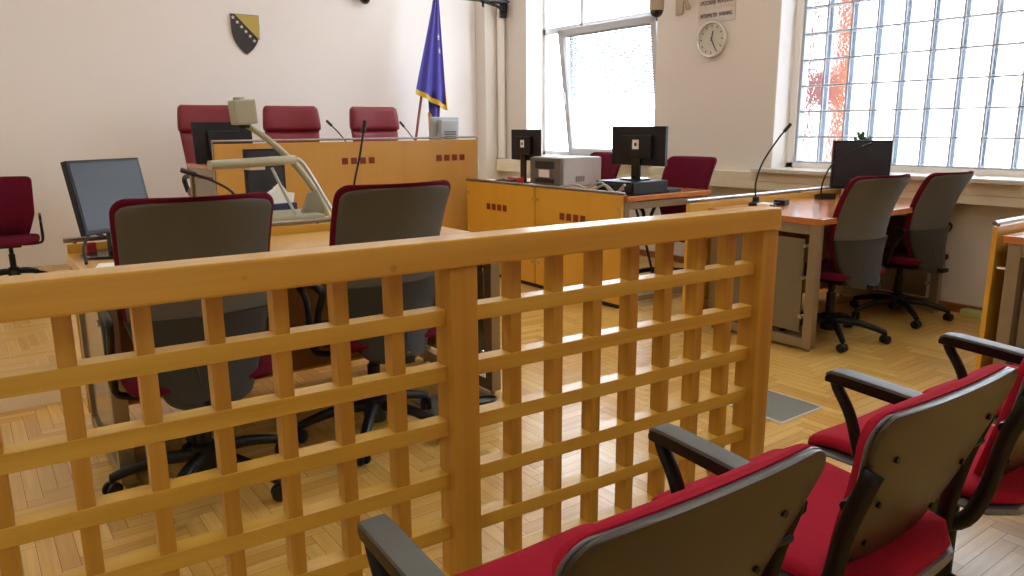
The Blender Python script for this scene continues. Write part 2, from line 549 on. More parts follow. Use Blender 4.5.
def walls():
    m = MB(); m.box(XL - .15, YB, 0, XR + .4, YB + .2, ZC)
    struct(m.build('wall_back', M['wall']))
    m = MB(); m.box(XL - .15, YF - .15, 0, XL, YB, ZC)
    struct(m.build('wall_left', M['wall']))
    m = MB(); m.box(XL, YF - .15, 0, XR + .4, YF, ZC)
    struct(m.build('wall_front', M['wall']))
    m = MB(); m.box(XL - .15, YF - .15, ZC, XR + .4, YB + .2, ZC + .12)
    struct(m.build('ceiling', M['ceil']))
    # right wall with two openings
    w1 = (5.04, 7.03, 0.90, 3.22)
    w2 = (0.52, 3.74, 0.90, 3.10)
    m = MB()
    T = .38
    m.box(XR, YF, 0, XR + T, YB, .90)
    m.box(XR, YF, .90, XR + T, w2[0], ZC)
    m.box(XR, w2[1], .90, XR + T, w1[0], ZC)
    m.box(XR, w1[1], .90, XR + T, YB, ZC)
    m.box(XR, w2[0], w2[3], XR + T, w2[1], ZC)
    m.box(XR, w1[0], w1[3], XR + T, w1[1], ZC)
    struct(m.build('wall_right', M['wall_r']))
    m = MB()
    for (a, b, c, d) in (w1, w2):
        t = .004
        m.box(XR + .002, a, c, XR + T, a + t, d)
        m.box(XR + .002, b - t, c, XR + T, b, d)
        m.box(XR + .002, a, d - t, XR + T, b, d)
    struct(m.build('trim_1', M['reveal']))
    # boxed-in corner column and its white pipe
    m = MB(); m.box(5.14, 7.5, 0, XR, YB, ZC)
    struct(m.build('trim_2', M['wall_r']))
    m = MB(); m.tube([(5.325, 7.44, .89), (5.325, 7.44, ZC)], .045, 12)
    struct(m.build('trim_3', M['reveal'], smooth=True))
    # cream cable duct along the right wall
    m = MB()
    m.box(5.27, YF + .01, .74, XR, 7.49, .80, .004)
    m.box(5.275, YF + .01, .802, XR, 7.49, .878, .004)
    struct(m.build('trim_4', M['duct']))
    m = MB(); m.box(5.355, YF + .01, .001, XR, 7.49, .06, .003)
    struct(m.build('baseboard_right', M['skirt']))
    # window 1
    o = MB()
    X0, X1 = 5.62, 5.68
    y0, y1, z0, z1 = 5.045, 7.025, .93, 3.215
    zt = 2.27
    for (a, b, c, d) in ((y0, y0 + .05, z0, z1), (y1 - .05, y1, z0, z1), (y0, y1, z0, z0 + .05), (y0, y1, z1 - .05, z1), (y0, y1, zt, zt + .07), (6.34, 6.39, zt, z1), (6.50, 6.56, z0, zt)):
        o.box(X0, a, c, X1, b, d, .006)
    w = struct(o.build('window_1', M['frame']))
    m = MB(); m.box(5.648, y0 + .04, z0 + .04, 5.652, y1 - .04, z1 - .04)
    struct(m.build('glass_pane', M['glass'], w))
    # tilted sash hinged at its foot
    m = MB()
    ang = R(7.5)
    piv = Matrix.Translation((5.60, 0, .95)) @ Matrix.Rotation(-ang, 4, 'Y')
    m.T = piv
    a, b, h = 5.09, 6.50, 1.33
    for (p, q, c, d) in ((a, a + .07, 0, h), (b - .07, b, 0, h), (a, b, 0, .07), (a, b, h - .07, h)):
        m.box(-.03, p, c, .03, q, d, .006)
    sash = struct(m.build('tilted_sash', M['frame'], w))
    m = MB(); m.T = piv
    m.box(-.003, a + .06, .06, .003, b - .06, h - .06)
    struct(m.build('sash_glass', M['glass'], sash))
    m = MB(); m.T = piv
    for k in range(46):
        z = h - .09 - k * .025
        m.prism([(.012, z), (.013, z - .001), (.030, z + (.014 if k < 26 else .005)), (.029, z + (.016 if k < 26 else .007))], a + .08, b - .08, 'XZ')
    m.box(.010, a + .08, h - .085, .034, b - .08, h - .07)
    struct(m.build('venetian_blind', M['blind'], sash))
    m = MB(); m.T = piv
    m.box(-.055, b - .045, .55, -.03, b - .02, .68, .004)
    m.tube([(-.055, b - .033, .66), (-.075, b - .033, .62), (-.075, b - .033, .54)], .008, 8)
    struct(m.build('window_handle', M['white'], sash, smooth=True))
    m = MB(); m.box(5.24, 5.0, .88, 5.70, 7.06, .912, .004)
    struct(m.build('trim_5', M['sill']))
    # window 2: glass blocks
    y0, z0, pit, NC, NR = 3.668 - .2 * 15, .957, .2, 15, 10
    Y1 = y0 + NC * pit
    Z1 = z0 + NR * pit
    m = MB()
    for i in range(NC + 1):
        t = .007 if 0 < i < NC else .012
        m.box(5.60, y0 + i * pit - t, z0, 5.68, y0 + i * pit + t, Z1)
    for j in range(NR + 1):
        m.box(5.602, y0, z0 + j * pit - .006, 5.678, Y1, z0 + j * pit + .006)
    w = struct(m.build('window_2', M['mortar']))
    m = MB()
    for i in range(NC):
        for j in range(NR):
            a, c = y0 + i * pit + .007, z0 + j * pit + .006
            m.box(5.606, a, c, 5.674, a + pit - .014, c + pit - .012, .010)
    g = struct(m.build('glass_pane', M['block'], w, smooth=True, angle=50))
    m = MB()
    m.box(5.58, Y1 + .010, .912, 5.70, 3.735, 3.09)
    m.box(5.58, .525, .912, 5.70, y0 - .010, 3.09)
    m.box(5.58, .525, .912, 5.70, 3.735, z0 - .008)
    m.box(5.58, .525, Z1 + .008, 5.70, 3.735, 3.09)
    struct(m.build('window_surround', M['reveal'], w))
    m = MB(); m.box(5.22, .40, .88, 5.70, 3.82, .911, .006)
    struct(m.build('trim_6', M['sill']))
walls()

# building across the yard, seen through the blocks
t = thing('neighbour_building', 'rust and orange building outside, seen wavy through the glass blocks', 'building', (9.0, 5.40, 0), R(30))
m = MB(); m.box(0, 0, 0, 2.5, .42, 6)
m.build('brick_wall', M['brick'], t)
m = MB(); m.box(.02, -.24, 0, 2.5, 0, 6)
m.build('rendered_wall', M['orange'], t)
m = MB()
for k in range(4):
    m.box(-.04, .08, .6 + 1.3 * k, 0.0, .22, 1.5 + 1.3 * k)
m.build('window', M['white'], t)

# ceiling lamps (above the frame of the photograph)
def lamp(first=[None]):
    spots = [(-1.2, 0.2), (1.6, 0.2), (4.0, 0.2), (-1.2, 3.0), (1.6, 3.0), (4.0, 3.0), (-1.2, 5.9), (1.6, 5.9), (4.0, 5.9)]
    proto = None
    for (x, y) in spots:
        lab = 'long fluorescent ceiling lamp with a warm white diffuser'
        if proto is None:
            proto = thing('ceiling_lamp', lab, 'lamp', (x, y, ZC - .08), 0, 'fluorescent lamps on the ceiling')
            q = MB(); q.box(-.62, -.16, .02, .62, .16, .08, .006)
            q.build('housing', M['white'], proto)
            q = MB(); q.box(-.60, -.14, 0, .60, .14, .019, .004)
            q.build('diffuser', M['lamp'], proto)
        else:
            dup(proto, (x, y, ZC - .08), 0, lab, 'fluorescent lamps on the ceiling')
lamp()

# ------------------------------------------------------------------ lattice barrier
def barrier():
    t = thing('lattice_barrier', 'varnished pine lattice barrier with a thick top rail across the courtroom', 'railing', (0, 1.55, 0), R(-3.15))
    xl, xr = -1.60, 2.132
    q = MB(); q.box(xl, -.008, .922, xr, .078, .992, .006)
    q.build('top_rail', M['pineX'], t)
    for (a, b) in ((.920, .995), (2.057, 2.131), (-1.60, -1.525)):
        q = MB(); q.box(a, 0, 0, b, .085, .921, .004)
        q.build('post', M['pineZ'], t)
    xs = [.104 + .1345 * k for k in range(-11, 6)] + [1.1115 + .1368 * k for k in range(7)]
    for x in xs:
        q = MB(); q.box(x, .032, .012, x + .033, .078, .9215, .002)
        q.build('baluster', M['pineZ'], t)
    for k in range(6):
        z = .776 - .1445 * k
        for (a, b) in ((-1.5245, .9195), (.9955, 2.0565)):
            q = MB(); q.box(a, .030, z, b, .0785, z + .040, .002)
            q.build('crossbar', M['pineB'], t)
barrier()

# ------------------------------------------------------------------ beam seating in the foreground
def seating():
    t = thing('beam_seating', 'row of linked public seats with crimson pads, dark shells and black arms', 'seating', (1.38, .80, 0), R(-1.5))
    pitch = .607
    q = MB(); q.box(-1.05, -.04, .30, 2.0, .04, .35, .006)
    q.build('beam', M['black'], t)
    for x in (-.62, .62, 1.75):
        q = MB()
        q.tube([(x, 0, .30), (x + .0, 0, .04)], .028, 10)
        q.tube([(x, .30, .03), (x, .0, .06), (x, -.34, .03)], .022, 8)
        q.build('leg', M['black'], t, smooth=True)
    for i, cx in enumerate((-.635, 0.0, .585, 1.17)):
        # seat pan: rows along y
        def sf(dz):
            return lambda a, b, c: (cx + b, a, c + dz)
        rows = []
        for k in range(15):
            s = k / 14
            y = -.215 + .50 * s
            e = max(0.0, 1 - abs(2 * s - 1) ** 5) ** (1 / 5)
            hw = (.205 + .040 * s) * (0.70 + 0.30 * e)
            z = .415 + .015 * s - (.05 * max(0, s - .8) ** 1.5 * 8)
            rows.append((y, z, hw, .030 * (0.25 + .75 * e), .014, .012))
        q = MB(); q.pad(rows, 14, 4, sf(0))
        cu = q.build('seat_cushion', M['redfab'], t, smooth=True, angle=60)
        rows2 = [(a * 1.03, c - .026, hw + .008, .012, .012, cv) for (a, c, hw, tf, tb, cv) in rows]
        q = MB(); q.pad(rows2, 14, 4, sf(0))
        q.build('seat_pan', M['shelledge'], t, smooth=True, angle=60)
        # back: rows along z, leaning back
        def bf(a, b, c):
            z = a
            y = -.165 - .25 * (z - .40) + c
            return (cx + b, y, z)
        rows, rowc, rowe = [], [], []
        N = 34
        for k in range(N + 1):
            s = .5 - .5 * math.cos(PI * k / N)
            z = .40 + .392 * s
            tab = ((0, .06), (.03, .10), (.09, .135), (.22, .163), (.40, .193), (.60, .213), (.74, .232), (.88, .252), (.96, .262), (1, .264))
            for (s0, w0), (s1, w1) in zip(tab, tab[1:]):
                if s0 <= s <= s1 + 1e-9:
                    w = w0 + (w1 - w0) * (s - s0) / (s1 - s0)
                    break
            # rounded ends
            tt = max(0, (s - .84) / .16)
            w = w - .06 * (1 - math.sqrt(max(0, 1 - tt * tt)))
            cv = .008
            bell = .03 * (1 - s) ** 2
            rows.append((z, -.001 + bell, w, .004, .008, cv))
            rowc.append((z * 1.0 + .004, .012 + bell, w - .006, .030 * min(1, (s + .04) * 7, (1.06 - s) * 9), .004, cv))
        q = MB(); q.pad(rows, 18, 5, bf)
        sh = q.build('back_shell', M['shell'], t, smooth=True, angle=50)
        # thin grey rim round the shell
        q = MB(); q.pad([(z * 1.0, c + .007, w + .004, .005, .003, cv) for (z, c, w, tf, tb, cv) in rows], 18, 6, bf)
        q.build('shell_rim', M['shelledge'], sh, smooth=True, angle=50)
        for (bx, bz) in ((-.165, .70), (.165, .70), (-.15, .60), (-.12, .50), (.15, .60), (.12, .50)):
            u = (bz - .40) / .392
            y = -.165 - .25 * (bz - .40) + .008 * (bx / .24) ** 2 + .03 * (1 - u) ** 2 - .010
            q = MB(); q.lathe([(.0, -.003), (.006, -.003), (.006, .004), (0, .004)], (cx + bx, y, bz), 10, 'Y')
            q.build('screw', M['black'], sh)
        q = MB(); q.pad(rowc, 18, 4, bf)
        q.build('back_cushion', M['redfab'], t, smooth=True, angle=60)
    # uprights and arms at each joint
    for cx in (-.635, 0.0, .585, 1.17):
        for side in (-1, 1):
            x = cx + side * .240
            fy = .028 if side > 0 else 0
            q = MB()
            q.tube(bez([(x, -.02, .34), (x, -.14, .37), (x, -.187 + fy, .46), (x, -.21 + fy, .58), (x - side * .004, -.238 + fy, .675), (x - side * .01, -.243 + fy, .695)], 5), .012, 12, flat=.018)
            q.tube([(x, -.205, .62), (x - side * .05, -.20, .62)], .011, 8)
            q.build('back_bracket', M['seatblk'], t, smooth=True)
    for jx in (-.935, -.305, .305, .865):
        q = MB()
        q.tube(bez([(jx, .055, .36), (jx, .075, .44), (jx, .110, .55), (jx, .150, .615), (jx, .158, .640)], 6), .017, 12, flat=.013)
        box = lambda a_, b_, c_: (jx + b_, a_, c_)
        q.pad([(y, z, w, .002, th, 0) for (y, z, w, th) in ((-.165, .628, .018, .020), (-.145, .637, .022, .026), (0, .647, .023, .027), (.12, .653, .023, .027), (.160, .653, .022, .026), (.176, .640, .018, .012))], 8, 7, box)
        a = q.build('armrest', M['seatblk'], t, smooth=True, angle=40)
        q = MB()
        q.pad([(y, z + .003, w, .006, .003, 0) for (y, z, w) in ((-.16, .633, .018), (-.145, .637, .023), (0, .647, .0245), (.13, .653, .0245), (.160, .652, .024), (.174, .643, .019))], 8, 7, box)
        q.build('arm_pad', M['armtop'], a, smooth=True, angle=35)
seating()

# ------------------------------------------------------------------ office chairs
def office_chair(name, label, group=None, front='darkred', arms=True, high=1.058, seatz=.46):
    t = thing(name, label, 'chair', (0, 0, 0), 0, group)
    q = MB()
    for k in range(5):
        a = 2 * PI * k / 5 + PI / 2
        d = Vector((math.cos(a), math.sin(a), 0))
        pts = [d * .03 + Vector((0, 0, .125)), d * .15 + Vector((0, 0, .118)), d * .25 + Vector((0, 0, .092)), d * .31 + Vector((0, 0, .070))]
        q.tube(bez(pts, 4), .024, 10, .016)
    q.lathe([(.0, .06), (.045, .06), (.05, .09), (.045, .16), (.03, .17), (0, .17)], (0, 0, 0), 18)
    q.build('star_base', M['black'], t, smooth=True)
    for k in range(5):
        a = 2 * PI * k / 5 + PI / 2
        cx, cy = .31 * math.cos(a), .31 * math.sin(a)
        q = MB()
        q.T = Matrix.Translation((cx, cy, .028)) @ Matrix.Rotation(a + .8, 4, 'Z')
        for s in (-1, 1):
            q.lathe([(.0, s * .004), (.020, s * .004), (.028, s * .010), (.027, s * .020), (.018, s * .025), (0, s * .025)], (0, 0, 0), 16, 'Y')
        q.tube([(0, 0, 0), (0, 0, .045)], .008, 8)
        q.build('caster', M['black'], t, smooth=True)
    q = MB()
    q.tube([(0, 0, .16), (0, 0, .30)], .026, 14)
    q.tube([(0, 0, .30), (0, 0, .40)], .018, 14)
    q.build('gas_column', M['black'], t, smooth=True)
    q = MB()
    q.box(-.09, -.14, seatz - .085, .09, .12, seatz - .045, .012)
    q.box(-.035, -.30, seatz - .085, .035, -.12, seatz - .055, .01)
    q.tube([(.08, .03, seatz - .065), (.22, .03, seatz - .07), (.26, .03, seatz - .06)], .007, 8)
    q.build('seat_mechanism', M['black'], t, smooth=True)
    rows = []
    for k in range(15):
        s = k / 14
        y = -.22 + .46 * s
        e = max(0.0, 1 - abs(2 * s - 1) ** 4) ** (1 / 4)
        rows.append((y, seatz - .02 - .05 * max(0, s - .75) ** 1.5 * 3, .24 * (.6 + .4 * e), .035 * (.2 + .8 * e), .025 * (.2 + .8 * e), .008))
    q = MB(); q.pad(rows, 14, 4, lambda a, b, c: (b, a, c))
    q.build('seat', M[front], t, smooth=True, angle=60)
    zb, zt = .37, high
    def yz(z):
        s = (z - zb) / (zt - zb)
        # lumbar forward, top leaning back
        return -.262 + .2542 * s - .3542 * s * s
    def width(s):
        w = .115 + (.225 - .115) * min(1, s / .45) ** .8 if s < .45 else .225 + .012 * (s - .45) / .55
        tt = max(0, (s - .93) / .07)
        w -= .045 * (1 - math.sqrt(max(0, 1 - tt * tt)))
        e1 = 1
        e0 = 1 - max(0, (.06 - s) / .06) ** 2.5 * .4
        return w * e1 * e0
    bf = lambda a, b, c: (b, yz(a) + c, a)
    def cvf(s): return .045 + .02 * s
    N = 34
    rc = []
    for k in range(N + 1):
        s = .12 + .88 * math.sin(PI / 2 * k / N)
        z = zb + (zt - zb) * s
        e = min(1, (k + 1.0) / 3, ((1.002 - s) / .03) ** .5 + .05)
        rc.append((z, .022, width(s), .034 * e, .015, cvf(s)))
    q = MB(); q.pad(rc, 18, 4, bf)
    q.build('backrest', M[front], t, smooth=True, angle=60)
    rows = []
    for k in range(N + 1):
        g = math.sin(PI / 2 * k / N)
        s = .40 + .580 * g
        z = zb + (zt - zb) * s
        tt = max(0, (g - .90) / .10)
        rows.append((z, .004, width(min(s, .93)) - .012 - .045 * (1 - math.sqrt(max(0, 1 - tt * tt))), .006, .008, cvf(s)))
    def pf(a, b, c):
        s = (a - zb) / (zt - zb)
        k = max(0, 1 - (s - .40) / .2)
        zz = a - .030 * k * (1 - (b / .22) ** 2)
        return (b, yz(zz) + c, zz)
    q = MB(); q.pad(rows, 18, 5, pf)
    q.build('back_pad', M['greyfab'], t, smooth=True, angle=60)
    rows = []
    for k in range(N + 1):
        s = .0 + .44 * k / N
        z = zb + (zt - zb) * s
        rows.append((z, .006, width(s) * (1.004 if s > .1 else 1), .012, .016, cvf(s) * .9))
    q = MB(); q.pad(rows, 18, 5, bf)
    q.tube([(-.05, yz(.60) + .0, .58), (-.03, yz(.48) - .012, .44), (-.025, yz(.42) - .010, .39)], .006, 8)
    q.tube([(.05, yz(.60) + .0, .58), (.03, yz(.48) - .012, .44), (.025, yz(.42) - .010, .39)], .006, 8)
    q.build('back_shell', M['charcoal'], t, smooth=True, angle=60)
    q = MB(); q.lathe([(0, -.003), (.010, -.003), (.010, .003), (0, .003)], (0.02, yz(.40) - .013, .405), 12, 'Y')
    q.build('adjustment_knob', M['chrome'], t)
    if arms:
        for s in (-1, 1):
            q = MB()
            x = s * .262
            pts = bez([(s * .10, -.02, seatz - .075), (s * .22, -.02, seatz - .07), (x, -.02, seatz - .03), (x, .01, .60), (x, .10, .655), (x, .06, .672), (x, -.12, .672), (x, -.15, .65), (x, -.10, .57), (x, -.06, seatz - .03)], 5)
            q.tube(pts, .018, 10, flat=.012)
            q.build('armrest', M['black'], t, smooth=True, angle=60)
    return t

OG = 'grey backed office chairs'
chA = office_chair('office_chair', 'grey backed office chair with burgundy front, leftmost at the near left desk')
chA.location = (.587, 2.65, 0); chA.rotation_euler = (0, 0, R(-3))
dup(chA, (1.285, 2.72, 0), R(0), 'grey backed office chair on the right at the near left desk')
chC = office_chair('office_chair', 'grey backed office chair nearest the steel end frame of the right desk', None, arms=False)
chC.location = (4.10, 2.38, 0); chC.rotation_euler = (0, 0, R(-9)); chC.scale = (1, 1, .93)
chD = dup(chA, (4.92, 2.39, 0), R(-6), 'grey backed office chair closest to the window wall at the right desk')
chD.scale = (.96, 1, .915)
clk = dup(chA, (4.50, 4.02, 0), R(94), 'burgundy chair behind the black monitor with a desktop computer under it')
clk2 = dup(chA, (4.52, 5.06, 0), R(86), 'burgundy chair half hidden behind the grey printer')
clk.scale = (1, 1, .955)
clk2.scale = (1, 1, .965)
wc = dup(chA, (.27, 6.95, PZ), R(176), 'dark burgundy chair with loop arms against the cream back wall')
wc.scale = (.84, .84, .77)

def judge_chair():
    t = thing('executive_chair', 'x', 'chair', (0, 0, 0), 0)
    q = MB()
    for k in range(5):
        a = 2 * PI * k / 5
        q.tube([(0, 0, .10), (.30 * math.cos(a), .30 * math.sin(a), .06)], .025, 8, .016)
        q.lathe([(0, 0), (.025, .004), (.028, .025), (.02, .05), (0, .05)], (.30 * math.cos(a), .30 * math.sin(a), 0), 10)
    q.tube([(0, 0, .1), (0, 0, .42)], .028, 12)
    q.build('star_base', M['black'], t, smooth=True)
    rows = [(-.25 + .5 * k / 12, .47, .26 * (.7 + .3 * max(0, 1 - abs(2 * k / 12 - 1) ** 4) ** .25), .05, .05, .01) for k in range(13)]
    q = MB(); q.pad(rows, 14, 4, lambda a, b, c: (b, a, c))
    q.build('seat', M['leather'], t, smooth=True, angle=60)
    bf = lambda a, b, c: (b, -.26 - .12 * (a - .45) + c, a)
    rows = []
    for k in range(17):
        s = k / 16
        rows.append((.46 + .54 * s, 0, .20 + .045 * s, .05 * min(1, (k + 1) / 3, (17 - k) / 2.5), .04, .03))
    q = MB(); q.pad(rows, 14, 4, bf)
    q.build('backrest', M['leather'], t, smooth=True, angle=60)
    rows = []
    for k in range(13):
        s = k / 12
        e = max(0, 1 - abs(2 * s - 1) ** 3.5) ** (1 / 3.5)
        rows.append((.985 + .235 * s, .012, (.262 - .022 * s) * (.90 + .10 * e), .062 * (.25 + .75 * e), .05 * (.3 + .7 * e), .03))
    q = MB(); q.pad(rows, 14, 4, bf)
    q.build('headrest', M['leather'], t, smooth=True, angle=60)
    for s in (-1, 1):
        q = MB(); q.tube(bez([(s * .24, -.2, .48), (s * .26, -.2, .60), (s * .26, .15, .62), (s * .24, .2, .48)], 5), .020, 8)
        q.build('armrest', M['black'], t, smooth=True)
    return t
jc = judge_chair()
jc.scale = (1.06, 1, 1); jc.location = (1.86, 6.72, .24); jc.rotation_euler = (0, 0, PI)
jc['label'] = 'burgundy leather high back chair behind the monitor at the left of the bench'
dup(jc, (2.585, 6.72, .24), PI + R(-3), 'burgundy leather high back chair at the middle of the judges bench')
dup(jc, (3.465, 6.72, .24), PI + R(3), 'burgundy leather high back chair nearest the flag')

# ------------------------------------------------------------------ desks
def squares(q, x0, z0, n=4, s=.055, gap=.078, y=0.0, sign=1, axis='X'):
    for k in range(n):
        a = x0 + gap * k
        if axis == 'X':
            q.box(a, y - .003, z0, a + s, y + .003, z0 + s)
        else:
            q.box(y - .003, a, z0, y + .003, a + s, z0 + s)

def end_frame(q, x, y0, y1, ztop, w=.055, t=.05):
    q.box(x, y0, .02, x + t, y0 + w, ztop, .003)
    q.box(x, y1 - w, .02, x + t, y1, ztop, .003)
    q.box(x, y0 + w, ztop - w, x + t, y1 - w, ztop, .003)
    q.box(x, y0 + w, .02, x + t, y1 - w, .02 + w, .003)
    q.tube([(x + t / 2, y0 + .03, 0), (x + t / 2, y0 + .03, .022)], .012, 8)
    q.tube([(x + t / 2, y1 - .03, 0), (x + t / 2, y1 - .03, .022)], .012, 8)

def desk(name, label, loc, rz, w, d, ztop=.755, top='cherry', panes=(True, True), panel='veneer2', group=None, framemat='steel', sq=(), lx=.16):
    """sitters at y=0, fascia panel at y=d"""
    t = thing(name, label, 'desk', loc, rz, group)
    q = MB(); q.box(-.01, -.02, ztop - .035, w + .01, d - .03, ztop, .003)
    q.build('tabletop', M[top], t)
    for i, x in enumerate((.0, w - .05)):
        q = MB(); end_frame(q, x, 0, d - .05, ztop - .036)
        fr = q.build('end_frame', M[framemat], t)
        q = MB()
        for zz in (.18, .60): q.tube([(x + .025, d - .05, zz), (x + .025, d - .001, zz)], .008, 8)
        q.build('spacer', M['chrome'], fr)
        if panes[i]:
            q = MB(); q.box(x + .012, .085, .105, x + .026, d - .13, ztop - .12)
            q.build('end_panel', M['pane'], t)
            for z in (.2, .42, .6):
                q = MB()
                q.tube([(x + .02, .05, z), (x + .02, .09, z)], .008, 8)
                q.lathe([(0, -.006), (.012, -.006), (.012, .002), (0, .002)], (x + .0, .075, z), 10, 'X')
                q.build('spacer', M['chrome'], fr)
    q = MB(); q.box(-lx, d, .055, w + .0, d + .022, ztop + .035, .002)
    pn = q.build('fascia_panel', M[panel], t)
    q = MB()
    q.tube([(-lx - .01, d + .011, ztop + .052), (w, d + .011, ztop + .052)], .011, 10)
    for x in (-lx + .03, w * .33, w * .66, w - .03):
        q.tube([(x, d + .011, ztop + .03), (x, d + .011, ztop + .05)], .007, 8)
    q.build('top_rail', M['rail'], t, smooth=True)
    if sq:
        q = MB()
        for x in sq: squares(q, x, .55, y=d + .022)
        q.build('inlay_squares', M['redsq'], pn)
    q = MB()
    q.box(.05, d - .10, .10, w - .05, d - .085, ztop - .05, .002)
    q.build('modesty_board', M['brown'], t)
    return t
dl = desk('lawyers_desk', 'near left desk with steel end frames behind the lattice barrier', (.33, 2.78, 0), 0, 1.64, .76, top='palewood', sq=(.3, 1.0), lx=.0)
dr = desk('lawyers_desk', 'right desk with glossy cherry top and bronze steel end frame by the window', (3.72, 2.26, 0), 0, 1.52, .77, sq=(.4,))
d3 = desk('lawyers_desk', 'desk cut off by the right edge, yellow panel and wall behind it', (3.80, .65, 0), 0, 1.47, .775, lx=.0)
# hung frame bar between the legs of the near left desk
def clerk():
    t = thing('clerk_desk', 'long clerk desk with yellow fascia panels, steel rail and dark red squares', 'desk', (3.61, 3.66, 0), 0)
    L, D, z = 1.92, .90, .785
    q = MB(); q.box(.028, -.03, z - .035, D, L, z, .003)
    q.build('tabletop', M['cherry'], t)
    q = MB(); q.box(.006, .02, .0, .028, L - .02, .05); q.box(.010, .94, .05, .030, .958, z)
    q.build('plinth_strip', M['black'], t)
    for (a, b) in ((.0, .943), (.955, L)):
        q = MB(); q.box(0, a, .030, .024, b, z + .012, .002)
        p = q.build('fascia_panel', M['veneer2'], t)
        q = MB()
        s0 = a + (b - a) * .5 - .11
        squares(q, s0, .570, 4, .052, .078, 0.0, axis='Y')
        q.build('inlay_squares', M['redsq'], p)
        q = MB()
        for zz in (.20, .70):
            q.lathe([(0, -.008), (.010, -.008), (.010, .002), (0, .002)], (0, a + .03, zz), 10, 'X')
            q.lathe([(0, -.008), (.010, -.008), (.010, .002), (0, .002)], (0, b - .03, zz), 10, 'X')
        q.build('screw_cap', M['chrome'], p)
    q = MB()
    q.tube([(.012, -.02, z + .022), (.012, L + .02, z + .022)], .009, 10)
    q.box(-.002, -.02, z + .008, .03, L + .02, z + .014)
    q.build('top_rail', M['rail'], t, smooth=True)
    for y in (.0, L - .05):
        q = MB()
        q.box(.03, y, .02, .08, y + .05, z - .036, .003)
        q.box(D - .07, y, .02, D - .02, y + .05, z - .036, .003)
        q.box(.08, y, z - .095, D - .07, y + .05, z - .045, .003)
        q.box(.08, y, .03, D - .07, y + .05, .07, .003)
        q.build('end_frame', M['steel'], t)
clerk()

def bench():
    t = thing('judges_bench', 'tall birch judges bench with steel rail and rows of dark red squares', 'desk', (1.535, 5.75, 0), 0)
    W, D = 2.31, .80
    q = MB(); q.box(0, 0, .0, W, .03, 1.145, .002)
    p = q.build('fascia_panel', M['veneer'], t)
    for x0 in (.18, .99, 1.875):
        q = MB(); squares(q, x0, .965, 4, .052, .079, 0.0)
        q.build('inlay_squares', M['redsq'], p)
    q = MB()
    q.tube([(-.005, .015, .0), (-.005, .015, 1.165), (W + .005, .015, 1.165), (W + .005, .015, 0)], .010, 8)
    q.build('top_rail', M['rail'], t, smooth=True)
    q = MB(); q.box(-.01, .03, .95, W, D, .985, .003)
    q.build('tabletop', M['cherry'], t)
    for x in (.0, W - .05):
        q = MB()
        z0 = .241
        q.box(x, .035, z0, x + .05, .085, .949, .003)
        q.box(x, D - .06, z0, x + .05, D - .01, .949, .003)
        q.box(x, .085, .90, x + .05, D - .06, .949, .003)
        q.box(x, .085, z0 + .02, x + .05, D - .06, z0 + .07, .003)
        q.build('end_frame', M['steel'], t)
        q = MB(); q.box(x + .015, .11, z0 + .1, x + .03, D - .09, .87)
        q.build('end_panel', M['pane'], t)
bench()

# exhibit table beyond the near left desk
def exhibit_table():
    t = thing('exhibit_table', 'pale wood table under the document camera, beyond the near left desk', 'table', (.95, 3.66, 0), 0)
    q = MB(); q.box(0, 0, .715, 1.2, .80 - .52, .75, .003); q.box(0, .28, .715, 1.2, .98, .75, .003)
    q.build('tabletop', M['palewood'], t)
    for (x, y) in ((.05, .05), (1.10, .05)):
        q = MB(); q.box(x, y, 0, x + .05, y + .05, .714, .003)
        q.build('leg', M['steel'], t)
    for (x, y) in ((.05, .88), (1.10, .88)):
        q = MB(); q.box(x, y, PZ + .001, x + .05, y + .05, .714, .003)
        q.build('leg', M['steel'], t)
exhibit_table()

# ------------------------------------------------------------------ screens
def monitor(name, label, loc, rz, w, h, base_h, tilt=0, face='screen', side='front', sticker=False, th=.03, stand=True, baseR=.11, cat='monitor', backmat='black', round_base=True):
    """screen faces -Y in local space; base rests on z=0"""
    t = thing(name, label, cat, loc, rz)
    T = Matrix.Translation((0, 0, base_h)) @ Matrix.Rotation(R(tilt), 4, 'X')
    q = MB(); q.T = T
    q.box(-w / 2, -th / 2, 0, w / 2, th / 2, h, .004)
    q.box(-w * .28, th / 2 - .001, h * .18, w * .28, th / 2 + .022, h * .78, .008)
    body = q.build('housing', M[backmat], t)
    q = MB(); q.T = T
    q.box(-w / 2 + .012, -th / 2 - .0015, .018, w / 2 - .012, -th / 2 + .001, h - .012)
    q.build('screen', M[face], body)
    q = MB()
    q.T = Matrix.Identity(4)
    q.box(-.04, .015, .008, .04, .035, base_h + h * .35, .006)
    q.build('stand', M['blackgl'], t)
    q = MB()
    if round_base:
        q.pad([(-baseR + 2 * baseR * k / 12, .006, baseR * 1.15 * max(.05, 1 - abs(2 * k / 12 - 1) ** 2) ** .5, .005, .006, 0) for k in range(13)], 12, 6, lambda a, b, c: (b, a + .03, c))
    else:
        q.box(-.12, -.08, 0, .12, .12, .012, .004)
    q.build('base', M['blackgl'], t, smooth=True, angle=50)
    if sticker:
        q = MB(); q.T = T
        q.box(-.030, th / 2 + .0225, h * .42, .030, th / 2 + .024, h * .66)
        s = q.build('sticker', M['paper'], body)
        q = MB(); q.T = T
        q.box(-.010, th / 2 + .0235, h * .50, .010, th / 2 + .0255, h * .58)
        q.build('mark', M['black'], s)
    return t
monitor('computer_monitor', 'large tilted black monitor with a dark blue screen on the near left desk', (.505, 3.36, .756), R(32), .335, .29, .095, tilt=-12, baseR=.12)
monitor('computer_monitor', 'black monitor seen from behind on the desktop computer of the clerk desk', (3.97, 3.86, .876), R(90 + 3), .50, .275, .10, sticker=True, baseR=.10)
